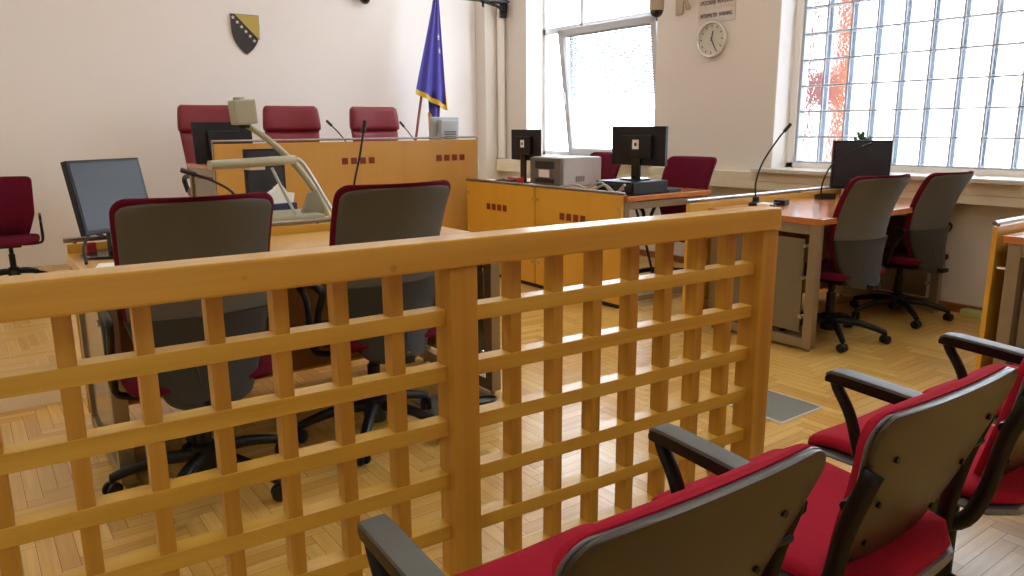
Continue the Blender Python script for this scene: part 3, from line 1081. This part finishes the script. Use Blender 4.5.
monitor('computer_monitor', 'black monitor seen from behind left of the grey printer on the clerk desk', (3.99, 5.22, .786), R(90 - 6), .45, .26, .185, sticker=True, baseR=.10)
monitor('computer_monitor', 'black monitor seen from behind at the left end of the judges bench', (1.71, 6.10, .986), R(180 + 2), .45, .315, .005, tilt=4, baseR=.11, face='screen2')
monitor('computer_monitor', 'wide black monitor on the right desk in front of the glass block window', (5.06, 2.80, .756), R(-37), .40, .33, .06, face='screen2', baseR=.10)
monitor('computer_monitor', 'dark grey monitor standing behind the document camera', (1.49, 4.52, .751), R(6), .245, .33, .055, face='screen2', baseR=.07)

def silver_unit():
    t = thing('silver_monitor', 'small silver monitor with bright top at the right end of the judges bench', 'monitor', (3.63, 6.0, .986), R(192))
    q = MB(); q.T = Matrix.Translation((0, 0, .09)) @ Matrix.Rotation(R(-4), 4, 'X')
    q.box(-.16, -.02, 0, .16, .03, .27, .006)
    q.box(-.11, .03, .03, .11, .09, .25, .012)
    b = q.build('housing', M['silver'], t)
    q = MB(); q.T = Matrix.Translation((0, 0, .09)) @ Matrix.Rotation(R(-4), 4, 'X')
    q.box(-.15, -.0215, .01, .15, -.019, .26)
    q.build('screen', M['screen2'], b)
    q = MB(); q.T = Matrix.Translation((0, 0, .09)) @ Matrix.Rotation(R(-4), 4, 'X')
    for k in range(5): q.box(-.07, .09, .06 + .02 * k, .07, .093, .068 + .02 * k)
    q.build('vent', M['charcoal'], b)
    q = MB(); q.box(-.04, .0, .01, .04, .03, .12, .004); q.box(-.10, -.07, 0, .10, .09, .012, .004)
    q.build('stand', M['silver'], t)
silver_unit()

def printer():
    t = thing('printer', 'pale grey box printer with a dark front on the clerk desk', 'printer', (3.86, 4.60, .786), 0)
    q = MB(); q.box(.03, 0, 0, .44, .40, .225, .012)
    b = q.build('housing', M['prgrey'], t)
    q = MB(); q.box(0, .005, .004, .029, .395, .221, .008)
    f = q.build('front_cover', M['prdark'], t)
    q = MB(); q.box(-.006, .08, .135, 0.001, .32, .195, .003); q.box(-.006, .08, .02, .001, .32, .055, .003)
    q.build('paper_slot', M['charcoal'], f)
    q = MB(); q.box(-.008, .14, .065, .001, .27, .125, .003)
    q.build('label_plate', M['paper'], f)
    q = MB()
    for k in range(5): q.box(.16 + .02 * k, -.002, .03, .172 + .02 * k, .001, .075)
    q.build('side_vent', M['prdark'], b)
printer()
def desktop_pc():
    t = thing('desktop_computer', 'flat black desktop computer under the monitor on the clerk desk', 'computer', (3.72, 3.66, .786), R(2))
    q = MB(); q.box(0, 0, .006, .36, .36, .088, .005)
    q.build('case', M['black'], t)
    q = MB(); q.box(-.003, .02, .02, .001, .34, .075, .002)
    q.build('rear_plate', M['charcoal'], t)
    q = MB()
    for x, y in ((.03, .03), (.33, .03), (.03, .33), (.33, .33)): q.lathe([(0, 0), (.012, 0), (.012, .006), (0, .006)], (x, y, 0), 8)
    q.build('foot', M['black'], t)
desktop_pc()
def keyboard():
    t = thing('keyboard', 'black keyboard at the near end of the clerk desk', 'keyboard', (4.10, 3.68, .786), R(4))
    q = MB(); q.box(0, 0, 0, .15, .30, .018, .004)
    q.build('case', M['black'], t)
    q = MB()
    for i in range(5):
        for j in range(12): q.box(.012 + i * .026, .012 + j * .023, .018, .034 + i * .026, .031 + j * .023, .023)
    q.build('keys', M['charcoal'], t)
keyboard()

# ------------------------------------------------------------------ microphones
def mic(label, loc, rz, pts, base='wedge'):
    t = thing('gooseneck_microphone', label, 'microphone', loc, rz)
    q = MB()
    if base == 'wedge':
        q.prism([(-.06, 0), (.06, 0), (.06, .022), (-.06, .042)], -.05, .05, 'YZ')
    else:
        q.lathe([(0, 0), (.045, 0), (.045, .012), (.022, .022), (.020, .05), (0, .052)], (0, 0, 0), 16)
    q.build('base', M['black'], t)
    P = bez(pts, 8)
    q = MB(); q.tube(P, .0055, 8)
    q.build('gooseneck', M['black'], t, smooth=True)
    d = (P[-1] - P[-3]).normalized()
    q = MB(); q.tube([P[-1] - d * .005, P[-1] + d * .004, P[-1] + d * .03, P[-1] + d * .05, P[-1] + d * .056], .011, 10)
    q.build('capsule', M['cable'], t, smooth=True)
    return t
mic('gooseneck microphone standing tall at the corner of the right desk near the barrier', (4.08, 2.93, .756), 0, [(0, 0, .03), (-.012, .0, .14), (.05, 0, .27), (.15, -.03, .41), (.185, -.05, .46)], 'round')
mic('gooseneck microphone beside the black monitor on the right desk', (4.78, 2.88, .756), R(-38), [(-.03, 0, .03), (-.02, 0, .12), (.03, 0, .23), (.14, .02, .31), (.24, .02, .35)])
mic('tall gooseneck microphone rising behind the second grey backed chair', (1.575, 3.44, .756), 0, [(0, 0, .03), (-.01, 0, .2), (.03, 0, .36), (.055, 0, .475)])
mic('curved gooseneck microphone leaning left on the near left desk', (1.00, 3.36, .756), 0, [(0, 0, .03), (.0, 0, .13), (-.04, 0, .225), (-.13, 0, .285), (-.19, 0, .31)])
mic('small gooseneck microphone between the middle and right judge chairs', (2.73, 6.05, .986), 0, [(0, 0, .03), (-.01, 0, .12), (-.08, 0, .22), (-.15, 0, .29)])
mic('small gooseneck microphone right of the judge chair by the flag', (3.56, 6.35, .986), 0, [(0, 0, .03), (-.01, 0, .12), (-.07, 0, .20), (-.14, 0, .28)])

# ------------------------------------------------------------------ document camera
def document_camera():
    t = thing('document_camera', 'grey green document camera with raised head and lamp arms', 'document camera', (1.0, 3.90, .751), 0)
    q = MB(); q.box(.02, -.02, .0, .64, .36, .022, .006); q.box(.24, .0, .022, .60, .34, .045, .008)
    q.build('base', M['docgrey'], t)
    q = MB()
    q.tube(bez([(.655, .10, .02), (.61, .12, .14), (.50, .12, .30), (.36, .12, .44), (.235, .12, .53)], 5), .020, 10, .016, flat=None)
    q.build('column', M['docgrey'], t, smooth=True)
    q = MB(); q.prism([(.50, .02), (.66, .02), (.60, .17), (.56, .15)], .10, .14, 'XZ')
    q.build('column_foot', M['docdark'], t)
    q = MB(); q.T = Matrix.Translation((.235, .12, .585)) @ Matrix.Rotation(R(-4), 4, 'Y')
    q.box(-.056, -.055, -.062, .056, .055, .062, .010); q.lathe([(0, .06), (.03, .06), (.03, .075), (0, .075)], (-.01, 0, 0), 14)
    h = q.build('camera_head', M['docgrey'], t)
    q = MB(); q.lathe([(0, -.015), (.03, -.015), (.033, 0), (0, 0)], (.235, .12, .52), 16)
    q.build('lens', M['black'], h)
    for y in (.0, ):
        q = MB()
        q.pad([(.02 + .43 * k / 12, .325 + .016 * k / 12, .085 * max(.3, (1 - abs(2 * k / 12 - 1) ** 4)) ** .5, .022, .024, 0) for k in range(13)], 10, 3, lambda a, b, c: (a, b + .02, c))
        la = q.build('lamp_arm', M['docgrey'], t, smooth=True, angle=50)
        q = MB(); q.tube(bez([(.40, .0, .335), (.47, .0, .34), (.53, .0, .26), (.64, .0, .06), (.67, .0, .03)], 4), .010, 8)
        q.build('lamp_strut', M['silver'], la, smooth=True)
    q = MB(); q.tube([(.33, .02, .30), (.40, .05, .16), (.455, .06, .045)], .008, 8)
    q.build('stay_rod', M['silver'], t, smooth=True)
    q = MB(); q.box(.20, -.03, .295, .28, .07, .315, .004)
    q.build('lamp_lens', M['paper'], t)
document_camera()

def tissue_box():
    t = thing('tissue_box', 'navy tissue box with a crumpled white tissue behind the document camera', 'tissue box', (1.52, 4.345, .751), R(10))
    q = MB(); q.box(-.09, -.05, 0, .07, .05, .075, .004)
    q.build('carton', M['navy'], t)
    q = MB()
    poly = [(-.11, .06), (-.04, .05), (.06, .06), (.075, .13), (.03, .135), (-.01, .19), (-.045, .16), (-.12, .12)]
    q.prism(poly, -.02, .015, 'XZ')
    q.prism([(-.06, .06), (.05, .06), (.02, .15), (-.03, .17)], .01, .035, 'XZ')
    q.build('tissue', M['paper'], t)
tissue_box()

# ------------------------------------------------------------------ things on walls
def crest():
    t = thing('coat_of_arms', 'black and gold shield with a diagonal row of white stars on the back wall', 'coat of arms', (2.45, YB - .001, 2.15))
    W, H = .27, .37
    left = []
    n = 14
    outline = [(-W / 2, H / 2), (W / 2, H / 2)]
    for k in range(n + 1):
        u = k / n
        outline.append((W / 2 * (1 - u ** 2.5) ** .9, H / 2 - .10 - (H - .10) * u))
    for k in range(n - 1, -1, -1):
        u = k / n
        outline.append((-W / 2 * (1 - u ** 2.5) ** .9, H / 2 - .10 - (H - .10) * u))
    q = MB(); q.prism(outline, -.018, 0, 'XZ')
    b = q.build('shield', M['crestblk'], t)
    q = MB(); q.prism([(-W / 2 + .04, H / 2 - .004), (W / 2 - .004, H / 2 - .004), (W / 2 - .004, H / 2 - .235)], -.022, -.018, 'XZ')
    q.build('gold_field', M['crestgold'], b)
    for k in range(6):
        cx, cz = -W / 2 + .022 + .038 * k, H / 2 - .035 - .041 * k
        pts = []
        for j in range(10):
            r = .020 if j % 2 == 0 else .008
            a = PI / 2 + j * PI / 5
            pts.append((cx + r * math.cos(a), cz + r * math.sin(a)))
        q = MB(); q.prism(pts, -.021, -.018, 'XZ')
        q.build('star', M['starw'], b)
crest()

def clock():
    t = thing('wall_clock', 'round silver rimmed wall clock between the two windows', 'clock', (XR - .001, 4.39, 1.973))
    q = MB(); q.lathe([(.142, 0), (.152, -.02), (.150, -.038), (.140, -.042), (.132, -.036), (.130, -.02), (0, -.018), (0, 0)], (0, 0, 0), 48, 'X')
    q.build('rim', M['clockrim'], t, smooth=True)
    q = MB(); q.lathe([(0, -.022), (.131, -.022), (.131, -.0185), (0, -.0185)], (0, 0, 0), 48, 'X')
    f = q.build('dial', M['clockf'], t)
    q = MB()
    for k in range(12):
        a = 2 * PI * k / 12
        c, s = math.cos(a), math.sin(a)
        q.T = Matrix.Translation((-.0235, 0, 0)) @ Matrix.Rotation(a, 4, 'X')
        q.box(-.001, -.004, .100, .001, .004, .120)
    q.build('hour_marks', M['clockhand'], f)
    for (nm, deg, ln, w) in (('hour_hand', 12, .07, .005), ('minute_hand', 150, .105, .004)):
        q = MB(); q.T = Matrix.Translation((-.026, 0, 0)) @ Matrix.Rotation(R(deg), 4, 'X')
        q.box(-.001, -w, -.015, .001, w, ln)
        q.build(nm, M['clockhand'], t)
clock()

def sign():
    t = thing('wall_sign', 'pale wall sign in two languages above the clock', 'sign', (XR - .001, 4.365, 2.222))
    q = MB(); q.box(-.006, -.195, -.11, 0, .195, .005, .002)
    a = q.build('plate', M['signp'], t)
    q = MB(); q.box(-.006, -.195, .009, 0, .195, .125, .002)
    b = q.build('plate', M['signp'], t)
    rot = (R(90), 0, R(-90))
    text_mesh('INTERPRETER  WARNING', 'lettering', .045, M['signt'], a, (-.0075, .0, -.050), rot, .0008, .33)
    text_mesh('UPOZORENJE  PREVODIOCA', 'lettering', .045, M['signt'], b, (-.0075, .0, .055), rot, .0008, .35)
sign()

def dome_camera():
    t = thing('dome_camera', 'beige dome camera with a dark glass eye hanging in front of the window corner', 'camera', (5.08, 4.775, 2.19))
    q = MB(); q.lathe([(0, .04), (.060, .04), (.063, .07), (.063, .16), (.066, .165), (.066, .24), (.05, .27), (0, .275)], (0, 0, 0), 24)
    q.build('housing', M['camera'], t, smooth=True)
    q = MB(); q.lathe([(0.001, -.018), (.025, -.013), (.045, .003), (.055, .022), (.057, .041), (0, .041)], (0, 0, 0), 24)
    q.build('dome', M['dome'], t, smooth=True)
    q = MB(); q.tube([(0, 0, .26), (.02, 0, .33), (.10, 0, .35), (.29, 0, .35)], .018, 10)
    q.prism([(-.04, .03), (.04, .03), (.05, .44), (-.05, .44)], .285, .298, 'YZ')
    q.tube([(.29, -.1, .06), (.18, -.1, .30)], .02, 8)
    q.build('bracket', M['camera'], t, smooth=True)
dome_camera()
def small_camera():
    t = thing('dome_camera', 'small dark dome camera at the top of the back wall above the bench', 'camera', (3.70, YB - .001, 2.60))
    q = MB(); q.lathe([(0.001, -.075), (.03, -.068), (.05, -.045), (.058, -.01), (.058, 0), (0, 0)], (0, -.08, 0), 20)
    q.build('dome', M['dome'], t, smooth=True)
    q = MB(); q.lathe([(0, 0), (.062, 0), (.062, .05), (0, .06)], (0, -.08, .001), 20); q.box(-.03, -.08, .02, .03, 0, .05, .004)
    q.build('housing', M['camera'], t, smooth=True)
small_camera()
def wall_bracket():
    t = thing('wall_bracket', 'black swing arm bracket at the top of the corner by the window', 'bracket', (5.32, 7.39, 2.575))
    q = MB()
    q.prism([(-.05, -.09), (.03, -.09), (.05, .14), (-.05, .14)], -.03, 0, 'XZ')
    q.tube(bez([(0, -.03, -.02), (-.10, -.04, .02), (-.22, -.05, .04), (-.34, -.05, .055)], 4), .020, 8, .012)
    q.box(-.60, -.16, .05, -.02, -.04, .075, .004)
    q.build('arm', M['black'], t)
    q = MB(); q.tube([(-.33, -.08, -.01), (-.33, -.08, .05)], .014, 8)
    q.build('clamp', M['blackgl'], t)
wall_bracket()

# ------------------------------------------------------------------ flag
def flag():
    t = thing('flag_on_pole', 'blue and yellow flag with gold fringe on a slanted pole by the corner', 'flag', (3.86, 7.30, .0))
    a, b = Vector((.015, 0, .082)), Vector((.545, .05, 2.72))
    q = MB(); q.tube([a, b], .014, 10)
    q.build('pole', M['pole'], t, smooth=True)
    q = MB(); q.lathe([(0.001, -.04), (.018, -.02), (.022, 0), (.012, .04), (0.001, .08)], tuple(b), 12)
    q.build('finial', M['crestgold'], t, smooth=True)
    # cloth: rows from top to bottom, each row a folded line from left to right
    def cloth(q, rows, folds, amp, thick=.004, n=24):
        grid = []
        for (xl, zl, xr, zr, y, k) in rows:
            line = []
            for i in range(n + 1):
                s = i / n
                line.append(Vector((xl + (xr - xl) * s, y + amp * k * math.sin(s * PI * folds), zl + (zr - zl) * s)))
            grid.append(line)
        F = [[q.v(p + Vector((0, -thick, 0))) for p in l] for l in grid]
        Bk = [[q.v(p) for p in l] for l in grid]
        for r in range(len(rows) - 1):
            for i in range(n):
                q.f([F[r][i], F[r][i + 1], F[r + 1][i + 1], F[r + 1][i]])
                q.f([Bk[r][i], Bk[r + 1][i], Bk[r + 1][i + 1], Bk[r][i + 1]])
        for r in range(len(rows) - 1):
            q.f([F[r][0], F[r + 1][0], Bk[r + 1][0], Bk[r][0]]); q.f([F[r][n], Bk[r][n], Bk[r + 1][n], F[r + 1][n]])
        for i in range(n):
            q.f([F[0][i], Bk[0][i], Bk[0][i + 1], F[0][i + 1]]); q.f([F[-1][i], F[-1][i + 1], Bk[-1][i + 1], Bk[-1][i]])
    def blend(top, bot, y0, y1, n=10):
        out = []
        for k in range(n + 1):
            s = k / n
            e = s
            out.append(tuple(top[j] + (bot[j] - top[j]) * e for j in range(4)) + (y0 + (y1 - y0) * s, .3 + .7 * s))
        return out
    q = MB(); cloth(q, blend((.475, 2.62, .53, 2.60), (.205, 1.66, .575, 1.49), -.03, -.06), 5, .022)
    fb = q.build('blue_cloth', M['flagblue'], t, smooth=True, angle=80)
    q = MB(); cloth(q, [(.205, 1.66, .575, 1.49, -.063, 1.0), (.195, 1.61, .580, 1.435, -.065, 1.0)], 5, .022, .008)
    q.build('fringe', M['fringe'], fb)
    q = MB(); cloth(q, blend((.50, 2.30, .55, 2.25), (.53, 1.50, .625, 1.42), .0, -.02), 2, .012)
    q.build('yellow_cloth', M['flagyel'], t, smooth=True, angle=80)
    q = MB(); cloth(q, blend((.38, 1.72, .55, 1.70), (.40, 1.20, .50, 1.10), .01, .0), 3, .02)
    lb = q.build('lower_fold', M['flagblue'], t, smooth=True, angle=80)
    q = MB(); cloth(q, [(.37, 1.42, .41, 1.40, -.012, 1.0), (.375, 1.14, .44, 1.08, -.012, 1.0), (.39, 1.05, .46, 1.02, -.012, 1.0)], 3, .01, .006)
    q.build('fringe', M['fringe'], lb)
    for k, (x, z) in enumerate(((.497, 2.20), (.505, 2.06))):
        pts = []
        for j in range(10):
            r = .035 if j % 2 == 0 else .014
            an = PI / 2 + j * PI / 5
            pts.append((x + r * .4 * math.cos(an), z + r * math.sin(an)))
        q = MB(); q.prism(pts, -.065, -.058, 'XZ')
        q.build('star', M['starw'], fb)
flag()

# ------------------------------------------------------------------ small things
q = MB(); q.box(2.705, 1.745, .0005, 3.005, 2.045, .008, .002)
p1 = tag(q.build('floor_plate', M['plate']), 'square grey floor plate on open parquet right of the barrier post', 'floor plate')
q = MB()
for (x0, y0, x1, y1) in ((2.700, 1.740, 3.010, 1.7448), (2.700, 2.0455, 3.010, 2.050), (2.700, 1.7445, 2.7045, 2.0455), (3.0055, 1.7445, 3.010, 2.0455)):
    q.box(x0, y0, .0005, x1, y1, .011)
q.build('plate_rim', M['white'], p1)
q = MB(); q.box(1.58, 2.655, .0005, 1.90, 2.95, .008, .002)
p2 = tag(q.build('floor_plate', M['plate']), 'grey floor plate under the near left desk behind the lattice', 'floor plate')
q = MB(); q.tube([(1.84 + .06 * math.cos(a / 8 * PI), 2.73 + .04 * math.sin(a / 8 * PI), .014) for a in range(17)], .006, 8)
tag(q.build('cable_loop', M['cable'], smooth=True), 'black cable loop lying on the floor plate under the near left desk', 'cable')

t = thing('potted_plant', 'small green potted plant on the sill behind the right desk monitor', 'plant', (5.46, 3.03, .912))
q = MB(); q.lathe([(0, 0), (.05, 0), (.068, .12), (.072, .135), (.060, .135), (.055, .11), (0, .11)], (0, 0, 0), 20)
q.build('pot', M['pot'], t, smooth=True)
q = MB()
for k in range(34):
    a = rnd.uniform(0, 2 * PI); e = rnd.uniform(.2, 1.3); r0 = rnd.uniform(.05, .11)
    c = Vector((math.cos(a) * math.cos(e), math.sin(a) * math.cos(e), math.sin(e))) * r0 + Vector((0, 0, .17))
    q.tube([Vector((0, 0, .11)), (Vector((0, 0, .15)) + c) / 2, c], .002, 5)
    s = Vector((-math.sin(a), math.cos(a), .2)) * .018
    u = (c - Vector((0, 0, .14))).normalized() * .03
    vs = [c - u, c + s, c + u, c - s]
    w = Vector((0, 0, .002))
    A = [q.v(p) for p in vs]; B = [q.v(p + w) for p in vs]
    q.f(A[::-1]); q.f(B)
    for i in range(4): q.f([A[i], A[(i + 1) % 4], B[(i + 1) % 4], B[i]])
q.build('foliage', M['leaf'], t)

q = MB(); q.box(5.27, 1.98, .001, 5.35, 2.14, .045, .004)
tag(q.build('cable_trunking', M['greenstrip']), 'pale green plastic strip on the floor at the foot of the window wall', 'trunking')

# telephone on the duct in the corner
t = thing('telephone', 'black desk telephone with red part on the duct in the far corner', 'telephone', (5.15, 7.08, .913), R(-20))
t.location = (5.31, 6.95, .913)
q = MB(); q.prism([(-.09, 0), (.09, 0), (.09, .035), (-.09, .06)], -.08, .0, 'YZ'); q.build('body', M['charcoal'], t)
q = MB(); q.tube(bez([(-.04, -.10, .075), (-.04, -.07, .065), (-.04, .03, .065), (-.04, .06, .075)], 4), .018, 8); q.build('handset', M['redcab'], t, smooth=True)

# clutter on the clerk desk
t = thing('power_strip', 'red power strip with plugs on the far end of the clerk desk', 'power strip', (3.86, 5.20, .786), R(80))
q = MB(); q.box(-.10, -.03, 0, .10, .03, .045, .006); q.build('body', M['redcab'], t)
q = MB(); q.box(-.03, -.022, .045, .03, .022, .050, .002); q.build('socket', M['white'], t)
q = MB(); q.tube(bez([(3.68, 5.30, .796), (3.73, 5.22, .812), (3.68, 5.14, .797), (3.75, 5.05, .82), (3.79, 5.12, .797), (3.72, 5.20, .82), (3.70, 5.08, .797)], 8), .008, 8)
tag(q.build('cable_bundle', M['cable'], smooth=True), 'tangled black cables beside the printer on the clerk desk', 'cable')
q = MB(); q.tube(bez([(3.67, 4.40, .800), (3.68, 4.2, .83), (3.67, 4.05, .80), (3.68, 3.9, .845), (3.67, 3.78, .80), (3.68, 3.70, .86)], 8), .010, 8)
q.tube(bez([(3.66, 4.10, .800), (3.69, 3.95, .86), (3.66, 3.8, .802), (3.69, 3.72, .83)], 8), .008, 8)
tag(q.build('cable_bundle', M['greycab'], smooth=True), 'pale grey looped cables in front of the black desktop computer', 'cable')
t = thing('paper_stack', 'small stack of white papers on the far end of the clerk desk', 'paper', (3.76, 5.44, .786), R(5))
q = MB(); q.box(-.05, -.12, 0, .09, .10, .012, .001); q.build('sheets', M['paper'], t)
# things under the clerk desk
t = thing('computer_tower', 'computer tower on the floor under the clerk desk', 'computer', (4.05, 4.55, 0), 0)
q = MB(); q.box(-.09, -.2, .012, .09, .2, .40, .006); q.build('case', M['charcoal'], t)
q = MB(); q.box(-.08, -.19, .0, .08, -.15, .012); q.box(-.08, .15, .0, .08, .19, .012); q.build('foot', M['black'], t)
q = MB(); q.tube(bez([(4.10, 3.95, .012), (4.25, 4.05, .012), (4.2, 4.2, .012), (4.0, 4.12, .012), (4.05, 3.98, .014), (4.3, 4.0, .03), (4.34, 4.1, .3), (4.25, 4.2, .74)], 8), .010, 8)
tag(q.build('cable_bundle', M['cable'], smooth=True), 'black cable coiled on the floor under the clerk desk', 'cable')
# right desk small things
t = thing('adapter_box', 'small black adapter boxes beside the tall microphone on the right desk', 'adapter', (4.22, 2.84, .756), R(20))
q = MB(); q.box(-.05, -.035, 0, .06, .035, .032, .004); q.build('body', M['black'], t)
q = MB(); q.tube(bez([(-.05, 0, .015), (-.13, .02, .02), (-.20, -.02, .008), (-.26, .02, .02)], 5), .005, 6); q.build('cord', M['cable'], t, smooth=True)
t = thing('paper_stack', 'white paper pad lying by the microphone base on the right desk', 'paper', (4.17, 2.80, .756), R(10))
t.location = (3.98, 2.79, .756)
q = MB(); q.box(-.03, -.03, 0, .05, .04, .028, .002); q.build('sheets', M['paper'], t)
t = thing('document_tray', 'thin black document tray in front of the right desk monitor', 'tray', (4.95, 2.62, .756), R(-30))
q = MB(); q.box(-.13, -.07, 0, .10, .05, .012, .003); q.build('tray', M['charcoal'], t)
# cable hanging by the near left monitor
q = MB(); q.tube(bez([(.45, 3.42, .83), (.40, 3.36, .85), (.36, 3.27, .81), (.35, 3.17, .762)], 6), .006, 8)
tag(q.build('cable_bundle', M['cable'], smooth=True), 'black cable looping down beside the large tilted monitor', 'cable')
t = thing('cable_plug', 'small red plug behind the large tilted monitor', 'plug', (.40, 3.44, .756), R(20))
q = MB(); q.box(-.02, -.015, 0, .02, .015, .05, .005); q.build('body', M['redcab'], t)
t = thing('paper_stack', 'loose pale papers beside the foot of the large tilted monitor', 'paper', (.44, 3.03, .756), R(-15))
q = MB(); q.box(-.08, -.10, 0, .07, .10, .006, .001); q.build('sheets', M['paper'], t)

# ------------------------------------------------------------------ light
w = bpy.data.worlds.new('World')
sc.world = w
w.use_nodes = True
bg = w.node_tree.nodes['Background']
bg.inputs['Color'].default_value = (0.96, 0.98, 1.0, 1)
bg.inputs['Strength'].default_value = 9.0
def portal(name, y0, y1, z0, z1, x):
    l = bpy.data.lights.new(name, 'AREA')
    l.shape = 'RECTANGLE'
    l.size = z1 - z0
    l.size_y = y1 - y0
    l.cycles.is_portal = True
    o = bpy.data.objects.new(name, l)
    COL.objects.link(o)
    o.location = (x, (y0 + y1) / 2, (z0 + z1) / 2)
    o.rotation_euler = (0, R(90), 0)
portal('daylight_window', 5.04, 7.03, .91, 3.22, 5.74)
portal('daylight_window', .52, 3.74, .91, 3.10, 5.74)

# ------------------------------------------------------------------ camera
F = 749.0
yaw, pit, roll = R(36.27), R(12.11), R(.4)
cy, sy, cp, sp = math.cos(yaw), math.sin(yaw), math.cos(pit), math.sin(pit)
fwd = Vector((sy * cp, cy * cp, -sp)); right = Vector((cy, -sy, 0)); down = fwd.cross(right)
r2 = right * math.cos(roll) + down * math.sin(roll)
d2 = right * -math.sin(roll) + down * math.cos(roll)
cam = bpy.data.cameras.new('Camera')
cam.sensor_width = 36.0
cam.lens = F / 1024 * 36.0
cam.clip_start = .05
co = bpy.data.objects.new('Camera', cam)
COL.objects.link(co)
mt = Matrix((r2, -d2, -fwd)).transposed().to_4x4()
mt.translation = Vector((0, 0, 1.25))
co.matrix_world = mt
sc.camera = co

sc.view_settings.view_transform = 'Standard'
sc.view_settings.look = 'None'
sc.view_settings.gamma = 1.0
sc.view_settings.use_curve_mapping = False
sc.view_settings.exposure = 0.3
try:
    sc.cycles.use_denoising = True
    sc.cycles.max_bounces = 10
    sc.cycles.diffuse_bounces = 6
    sc.cycles.transparent_max_bounces = 16
    sc.cycles.sample_clamp_indirect = 6.0
    sc.cycles.caustics_reflective = False
except Exception:
    pass

# repeats of one kind share a group phrase
for o in list(sc.objects):
    if o.parent is None and 'label' in o:
        k = o.name.split('.')[0]
        g = {'office_chair': 'office chairs at the desks', 'executive_chair': 'high back chairs behind the judges bench',
             'gooseneck_microphone': 'gooseneck microphones on the desks', 'lawyers_desk': 'steel framed desks with fascia panels',
             'computer_monitor': 'computer monitors on the desks'}.get(k)
        if g:
            o['group'] = g
